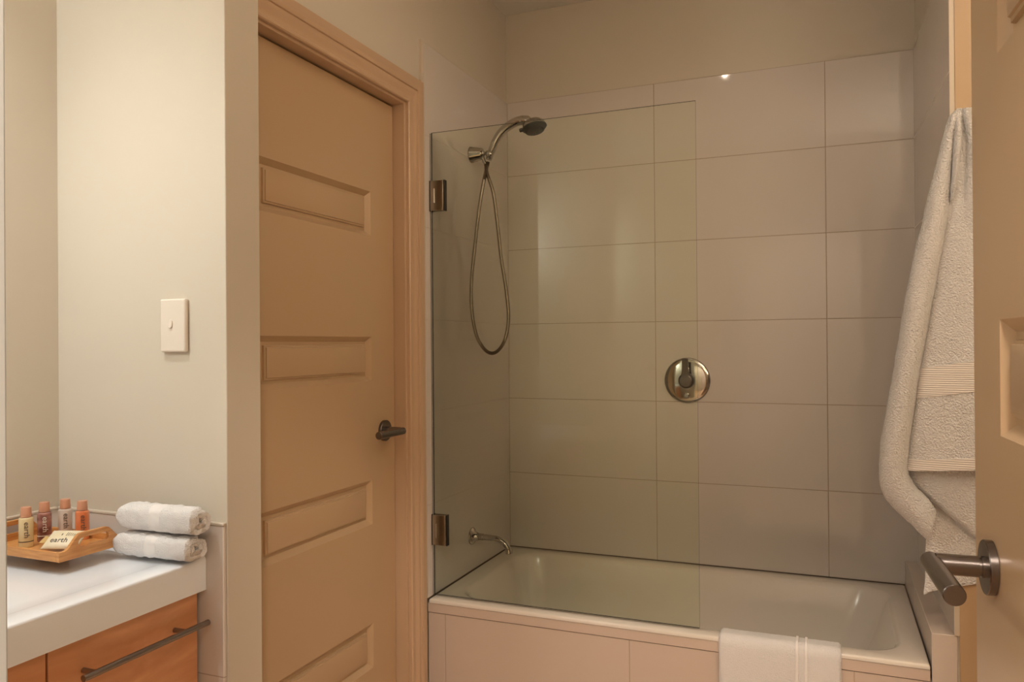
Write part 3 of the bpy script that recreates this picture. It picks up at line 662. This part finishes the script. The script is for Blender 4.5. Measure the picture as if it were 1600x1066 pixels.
# ------------------------------------------------------------------ folded hand towels on the vanity
def fuzz(bm, amp, sc, seed):
    bm.normal_update()
    for v in bm.verts:
        n1 = noise.noise(Vector(v.co) * sc + Vector((seed, 0, 0))); n2 = noise.noise(Vector(v.co) * sc * 3.1 + Vector((0, seed, 0)))
        v.co += v.normal * amp * (n1 + 0.55 * n2)
def folded_towel(loc, rz, L, D, H, label, seed):
    t = thing('folded_towel', label, 'towel', loc, rz, 'folded white hand towels on the vanity')
    # flattened roll: strip following a squashed spiral, swept along local X
    bm = bmesh.new(); turns = 2.0; N = 110; th = H / 4.6
    def path(k):
        a = 2 * PI * turns * k / N; r = 1.0 - 0.86 * (k / N)
        ex = 0.55
        c, s = math.cos(a + PI * .5), math.sin(a + PI * .5)
        return (D / 2 - th / 2) * r * math.copysign(abs(c) ** ex, c), (H / 2 - th / 2) * r * math.copysign(abs(s) ** ex, s)
    P = [Vector((0, *path(k))) for k in range(N + 1)]
    M_ = 46; rows = []
    for i in range(M_ + 1):
        u = i / M_; x = -L / 2 + L * u
        cap = 1.0
        if u < 0.16: cap = 0.42 + 0.58 * math.sqrt(1 - (1 - u / 0.16) ** 2)
        if u > 0.95: cap = 1 - 0.05 * ((u - .95) / .05) ** 2
        bandf = 1.0 - (0.035 if 0.46 < u < 0.60 else 0.0)
        row = []
        for k in range(N + 1):
            d = (P[min(k + 1, N)] - P[max(k - 1, 0)]).normalized(); nrm = Vector((0, -d.z, d.y))
            tt = th * 0.46 * bandf
            row.append((P[k] + nrm * tt, P[k] - nrm * tt))
        o_ = [bm.verts.new((x + 0.004 * math.sin(3 * PI * k / N + seed) * (1 if u > .9 else 0), row[k][0].y * (0.75 + .25 * cap), H / 2 + row[k][0].z * cap)) for k in range(N + 1)]
        o_ += [bm.verts.new((x, row[k][1].y * (0.75 + .25 * cap), H / 2 + row[k][1].z * cap)) for k in range(N, -1, -1)]
        rows.append(o_)
    n = len(rows[0])
    mids = []
    for i, (a, c) in enumerate(zip(rows, rows[1:])):
        for k in range(n):
            f = bm.faces.new((a[k], a[(k + 1) % n], c[(k + 1) % n], c[k]))
            if 0.46 < (i + .5) / M_ < 0.60: f.material_index = 1
    for row in (rows[0], rows[-1]):
        for k in range(N): bm.faces.new((row[k], row[k + 1], row[2 * N + 1 - k - 1], row[2 * N + 1 - k]))
    bmesh.ops.recalc_face_normals(bm, faces=bm.faces)
    fuzz(bm, 0.0022, 70, seed)
    zmin = min(v.co.z for v in bm.verts)
    for v in bm.verts: v.co.z -= zmin
    obj('towel_cloth', bm, [M['terry_fine'], M['weave_plain']], t, smooth=True, autosmooth=90)
    return t
folded_towel((-0.1140, -1.6770, 0.8752), R(2), 0.200, 0.078, 0.056, 'folded white hand towel at the bottom of the pair on the vanity', 1.3)
folded_towel((-0.1040, -1.6760, 0.9302), R(1), 0.204, 0.074, 0.062, 'folded white hand towel on top of the pair on the vanity', 7.7)

# ------------------------------------------------------------------ bath towel hanging on the front of the bath end wall
def loft(bm, rows, n=26, power=0.75, flat_back=0.35, mi=0):
    """rows: (left point, right point, thickness); closed section bulging to -Y"""
    rg = []
    for Pl, Pr, th in rows:
        Pl, Pr = Vector(Pl), Vector(Pr); sec = []
        for k in range(2 * n):
            if k < n: s = k / (n - 1); h = -th * max(0.0, math.sin(PI * s)) ** power
            else: s = 1 - (k - n) / (n - 1); h = th * flat_back * max(0.0, math.sin(PI * s)) ** power
            if k in (0, n): pass
            p = Pl.lerp(Pr, s); sec.append(bm.verts.new((p.x, p.y + h, p.z)))
        rg.append(sec)
    m = 2 * n
    for a, c in zip(rg, rg[1:]):
        for k in range(m):
            f = bm.faces.new((a[k], a[(k + 1) % m], c[(k + 1) % m], c[k])); f.material_index = mi
    bm.faces.new(rg[0][::-1]); bm.faces.new(rg[-1])
def densify(rows, q):
    L1 = spline([r[0] for r in rows], q); L2 = spline([r[1] for r in rows], q); L3 = spline([(r[2], 0, 0) for r in rows], q)
    return [(a, c, max(0.0008, t.x)) for a, c, t in zip(L1, L2, L3)]
YT = -0.748
ht = thing('hook', 'small metal hook holding the hanging white towel on the bath end wall', 'hook', (1.548, -0.694, 1.868))
bm = bmesh.new(); lathe(bm, [(0, 0.016), (0.004, 0.016), (0.006, 0.013), (0.006, 0)], (0, 0, 0), (0, -1, 0), 28)
tube(bm, spline([(0, -0.004, 0), (0, -0.03, -0.002), (0, -0.045, 0.004), (0, -0.05, 0.018)], 6), 0.0042, 12); obj('hook_body', bm, M['satin'], ht, smooth=True)
tw = thing('hanging_towel', 'long white terry bath towel hanging in folds beside the open door', 'towel', (0, 0, 0))
bm = bmesh.new()
def q(x, z, dy=0.0): return (x, YT + dy, z)
A = [(q(1.500, 1.889), q(1.512, 1.888), .006), (q(1.4905, 1.880), q(1.508, 1.880), .015), (q(1.4795, 1.862), q(1.502, 1.862), .020), (q(1.4635, 1.800), q(1.494, 1.800), .024), (q(1.4545, 1.760), q(1.4905, 1.760), .026),
     (q(1.4350, 1.680), q(1.4845, 1.680), .030), (q(1.4210, 1.612), q(1.4780, 1.612), .032), (q(1.4000, 1.520), q(1.4625, 1.520), .034), (q(1.3830, 1.430), q(1.4460, 1.425), .036),
     (q(1.3670, 1.325), q(1.4290, 1.325), .038), (q(1.3530, 1.240), q(1.4140, 1.236), .038), (q(1.3350, 1.130), q(1.3990, 1.125), .038), (q(1.3235, 1.060), q(1.3890, 1.045), .038),
     (q(1.3200, 1.000), q(1.3860, .995), .037), (q(1.3215, .955), q(1.3990, .965), .034), (q(1.3370, .918), q(1.4150, .945), .030), (q(1.3660, .886), q(1.4300, .928), .027), (q(1.4000, .854), q(1.4420, .912), .023), (q(1.4290, .822), q(1.4480, .900), .016)]
loft(bm, densify(A, 4), 22, 0.62)
Bb = [(q(1.498, 1.888, .01), q(1.575, 1.888, .01), .012), (q(1.492, 1.872, .01), q(1.580, 1.870, .01), .020), (q(1.4885, 1.800, .01), q(1.590, 1.800, .01), .024), (q(1.4790, 1.690, .01), q(1.605, 1.690, .01), .027), (q(1.4700, 1.600, .01), q(1.620, 1.600, .01), .030),
      (q(1.4560, 1.520, .01), q(1.640, 1.520, .01), .033), (q(1.4300, 1.360, .01), q(1.670, 1.360, .01), .036), (q(1.4080, 1.230, .01), q(1.695, 1.230, .01), .039), (q(1.3920, 1.110, .01), q(1.715, 1.120, .01), .041),
      (q(1.3800, 1.010, .01), q(1.730, 1.040, .01), .042), (q(1.3780, .999, .01), q(1.732, 1.031, .01), .036)]
loft(bm, densify(Bb, 5), 40, 0.42)
# narrow centre fold near the top
Bc = [(q(1.492, 1.882), q(1.512, 1.884), .010), (q(1.490, 1.845), q(1.5115, 1.846), .028), (q(1.4875, 1.790), q(1.509, 1.792), .036), (q(1.4845, 1.730), q(1.503, 1.736), .035), (q(1.482, 1.690), q(1.496, 1.696), .030), (q(1.481, 1.66), q(1.489, 1.665), .020)]
loft(bm, densify(Bc, 4), 18, 0.6)
# raised strand over the hook
Bd = [(q(1.508, 1.884), q(1.528, 1.886), .018), (q(1.512, 1.845), q(1.534, 1.848), .030), (q(1.516, 1.79), q(1.545, 1.79), .034), (q(1.510, 1.72), q(1.56, 1.72), .034), (q(1.500, 1.63), q(1.59, 1.63), .028), (q(1.49, 1.55), q(1.60, 1.55), .018), (q(1.485, 1.50), q(1.61, 1.50), .008)]
loft(bm, densify(Bd, 4), 18, 0.6)
# inner layer: corner flap and the layer behind it
Cc = [(q(1.384, 1.002, .028), q(1.735, 1.03, .028), .020), (q(1.382, .982, .028), q(1.737, 1.00, .028), .021), (q(1.3860, .966, .028), q(1.738, .96, .028), .022), (q(1.440, .918, .028), q(1.738, .93, .028), .022),
      (q(1.490, .876, .028), q(1.738, .89, .028), .022), (q(1.535, .836, .028), q(1.737, .84, .028), .021), (q(1.590, .786, .028), q(1.736, .79, .028), .019), (q(1.650, .73, .028), q(1.735, .735, .028), .016), (q(1.715, .672, .028), q(1.73, .675, .028), .006)]
loft(bm, Cc, 34, 0.35)
D_ = [(q(1.442, .955, .045), q(1.70, .955, .045), .010), (q(1.4390, .905, .045), q(1.70, .90, .045), .011), (q(1.4310, .845, .045), q(1.70, .84, .045), .012), (q(1.4275, .780, .045), q(1.70, .78, .045), .012), (q(1.4260, .725, .045), q(1.70, .745, .045), .010), (q(1.4235, .688, .045), q(1.60, .735, .045), .007), (q(1.4230, .676, .045), q(1.495, .735, .045), .003)]
loft(bm, densify(D_, 3), 24, 0.4)
bmesh.ops.remove_doubles(bm, verts=bm.verts, dist=1e-6)
bmesh.ops.recalc_face_normals(bm, faces=bm.faces)
fuzz(bm, 0.0016, 60, 3.0)
obj('towel_cloth', bm, M['terry'], tw, smooth=True, autosmooth=70)
def band(z0l, z1l, z0r, z1r, xl0, xl1, xr, extra, name):
    bm = bmesh.new(); rows = []
    for k in range(7):
        t = k / 6
        rows.append((q(xl0 + (xl1 - xl0) * t, z0l + (z1l - z0l) * t, .01), q(xr, z0r + (z1r - z0r) * t, .01), 0.0392 + extra))
    loft(bm, rows, 40, 0.42, 0.1); obj(name, bm, M['weave'], tw, smooth=True)
band(1.252, 1.176, 1.300, 1.228, 1.4105, 1.3990, 1.705, 0.0036, 'woven_band')
band(1.024, 0.996, 1.058, 1.028, 1.3790, 1.3765, 1.7335, 0.0060, 'hem_band')

# ------------------------------------------------------------------ small towel over the bath edge
wt = thing('draped_towel', 'small white terry towel draped over the front edge of the bathtub', 'towel', (0, 0, 0))
def drape(bm, x0, x1, off, zlow, zin, nx=60, mi=0, amp=0.0012):
    sec = [(-0.7045 - off * .4, zlow), (-0.7050 - off, zlow + .004), (-0.7055 - off, .30), (-0.7055 - off, .40), (-0.7050 - off, .470), (-0.7035 - off, .490), (-0.7000 - off * .7, .4985 + off * .5), (-0.694, .5020 + off), (-0.680, .5025 + off),
           (-0.662, .5022 + off), (-0.651, .5005 + off), (-0.6455 + off * .5, .495 + off * .5), (-0.6405 + off, .486), (-0.6345 + off, .46), (-0.628 + off, zin + .004), (-0.626 + off * .4, zin)]
    cen = spline([(0, a, b_) for a, b_ in sec], 5); inn = []
    base = [(-0.7040, zlow), (-0.7040, zlow + .004), (-0.7040, .30), (-0.7040, .40), (-0.7040, .470), (-0.7037, .490), (-0.7015, .4985), (-0.694, .5012), (-0.680, .5012), (-0.662, .5012), (-0.651, .4995), (-0.6440, .492), (-0.6385, .482), (-0.6315, .455), (-0.6245, zin + .004), (-0.6245, zin)]
    inn = spline([(0, a, b_) for a, b_ in base], 5)
    rg = []
    for i in range(nx + 1):
        u = i / nx; x = x0 + (x1 - x0) * u; e = min(1.0, min(u, 1 - u) / 0.03); e = 0.35 + 0.65 * math.sqrt(1 - (1 - e) ** 2)
        row = []
        for c_, b_ in zip(cen, inn):
            p = b_ + (c_ - b_) * e
            wob = amp * noise.noise(Vector((x * 14, p.z * 12, 0))) * e
            row.append((x + 0.0012 * noise.noise(Vector((u * 9, p.z * 20, 3))), p.y - abs(wob), p.z + (wob * .4 if p.z > .49 else 0)))
        rg.append([bm.verts.new(p) for p in row] + [bm.verts.new((x, p.y, p.z)) for p in reversed(inn)])
    m = len(rg[0])
    for a, c_ in zip(rg, rg[1:]):
        for k in range(m): bm.faces.new((a[k], a[(k + 1) % m], c_[(k + 1) % m], c_[k]))
    bm.faces.new(rg[0][::-1]); bm.faces.new(rg[-1])
bm = bmesh.new(); drape(bm, 0.915, 1.229, 0.0085, 0.235, 0.33); fuzz(bm, 0.0007, 120, 5.0)
obj('towel_cloth', bm, M['terry_fine'], wt, smooth=True, autosmooth=70)
bm = bmesh.new(); drape(bm, 1.1150, 1.1235, 0.0118, 0.236, 0.34, nx=8, amp=0); drape(bm, 1.1380, 1.1465, 0.0118, 0.236, 0.34, nx=8, amp=0)
obj('raised_rib', bm, M['weave_plain'], wt, smooth=True)

# ------------------------------------------------------------------ towel ring on the entry wall (seen mirrored in the glass)
rg_ = thing('towel_ring', 'chrome towel ring on the entry wall, mirrored faintly in the glass', 'towel ring', (0.32, EY, 1.19))
bm = bmesh.new(); lathe(bm, [(0, 0.022), (0.006, 0.022), (0.008, 0.012), (0.04, 0.010), (0.042, 0)], (0, 0, 0), (0, 1, 0), 28); obj('post', bm, M['chrome'], rg_, smooth=True)
bm = bmesh.new(); tube(bm, [(0.075 * math.sin(a), 0.036, -0.075 + 0.075 * math.cos(a)) for a in [2 * PI * k / 40 for k in range(41)]], 0.004, 10); obj('ring', bm, M['chrome'], rg_, smooth=True)
bm = bmesh.new()
box(bm, -0.085, 0.085, 0.043, 0.053, -0.56, -0.135); box(bm, -0.085, 0.085, 0.018, 0.028, -0.50, -0.135); box(bm, -0.085, 0.085, 0.018, 0.053, -0.147, -0.135)
bmesh.ops.translate(bm, vec=(0.32, EY, 1.19), verts=bm.verts)
o = obj('hand_towel', bm, M['terry_fine'], bevel=0.003); tag(o, 'white hand towel hanging from the chrome towel ring', 'towel')

# ------------------------------------------------------------------ ceiling downlights
def downlight(spec, label):
    x, y, pw, col, ang, blend, rad = spec
    d = thing('ceiling_downlight', label, 'ceiling light', (x, y, CEIL), 0)
    bm = bmesh.new(); lathe(bm, [(0, 0.055), (0.002, 0.055), (0.005, 0.050), (0.005, 0.038), (0.001, 0.036)], (0, 0, 0), (0, 0, -1), 40); obj('trim_ring', bm, M['white_metal'], d, smooth=True, autosmooth=40)
    bm = bmesh.new(); lathe(bm, [(0.0012, 0.0355), (0.0030, 0.030), (0.0030, 0)], (0, 0, 0), (0, 0, -1), 32); obj('lamp_face', bm, M['lamp_glow'], d, smooth=True)
    l = bpy.data.lights.new('lamp', 'SPOT'); l.energy = pw; l.color = col; l.spot_size = R(ang); l.spot_blend = blend; l.shadow_soft_size = rad
    lo = bpy.data.objects.new('lamp', l); C.objects.link(lo); lo.parent = d; lo.location = (0, 0, -0.012)
downlight(VANITY_LAMP, 'round ceiling downlight above the vanity')
downlight(ROOM_LAMP, 'round ceiling downlight in front of the bath')
downlight(HALL_FILL_LAMP, 'added round ceiling downlight, unseen fill light in the hallway')

def fill_uplight(i, x, y, z, pw, col, ang, wx, lab):  # added bowl lamp, aimed up for soft bounce from the ceiling
    d = thing('added_uplight', lab, 'wall light', (x, y, z))
    bm = bmesh.new(); lathe(bm, [(0.0, 0.0), (0.002, 0.03), (0.03, 0.075), (0.07, 0.105), (0.10, 0.115), (0.10, 0.110), (0.07, 0.10), (0.035, 0.07), (0.012, 0.03), (0.012, 0)], (0, 0, -0.09), (0, 0, 1), 40)
    obj('bowl', bm, M['white_metal'], d, smooth=True)
    bm = bmesh.new(); box(bm, *sorted((math.copysign(0.06, wx - x), wx - x)), -0.04, 0.04, -0.08, -0.02); obj('wall_plate', bm, M['white_metal'], d)
    l = bpy.data.lights.new('lamp', 'SPOT'); l.energy = pw; l.color = col; l.spot_size = R(ang); l.spot_blend = 0.6; l.shadow_soft_size = 0.06
    lo = bpy.data.objects.new('lamp', l); C.objects.link(lo); lo.parent = d; lo.location = (0, 0, 0.02); lo.rotation_euler = (PI, 0, 0)
for i, u in enumerate(FILL_UPLIGHTS): fill_uplight(i, *u)

gx, gy, gz, gr, ge, gc = FILL_GLOBE
d = thing('added_globe', 'added opal glass globe, unseen fill light on the alcove wall above the vanity', 'wall light', (gx, gy, gz))  # put in as an extra light source for the vanity end
mg = mat('added fill globe glass', (0.9, 0.9, 0.9), 0.3); b = mg.node_tree.nodes['Principled BSDF']
b.inputs['Emission Color'].default_value = (*gc, 1); b.inputs['Emission Strength'].default_value = ge
bm = bmesh.new(); bmesh.ops.create_uvsphere(bm, u_segments=32, v_segments=20, radius=gr); obj('globe', bm, mg, d, smooth=True)
bm = bmesh.new(); lathe(bm, [(gr - .004, 0.02), (AX * -1 + gx - 0.012, 0.02), (AX * -1 + gx - 0.012, 0.045), (AX * -1 + gx, 0.045), (AX * -1 + gx, 0)], (0, 0, 0), (-1, 0, 0), 28); obj('wall_mount', bm, M['chrome'], d, smooth=True, autosmooth=30)
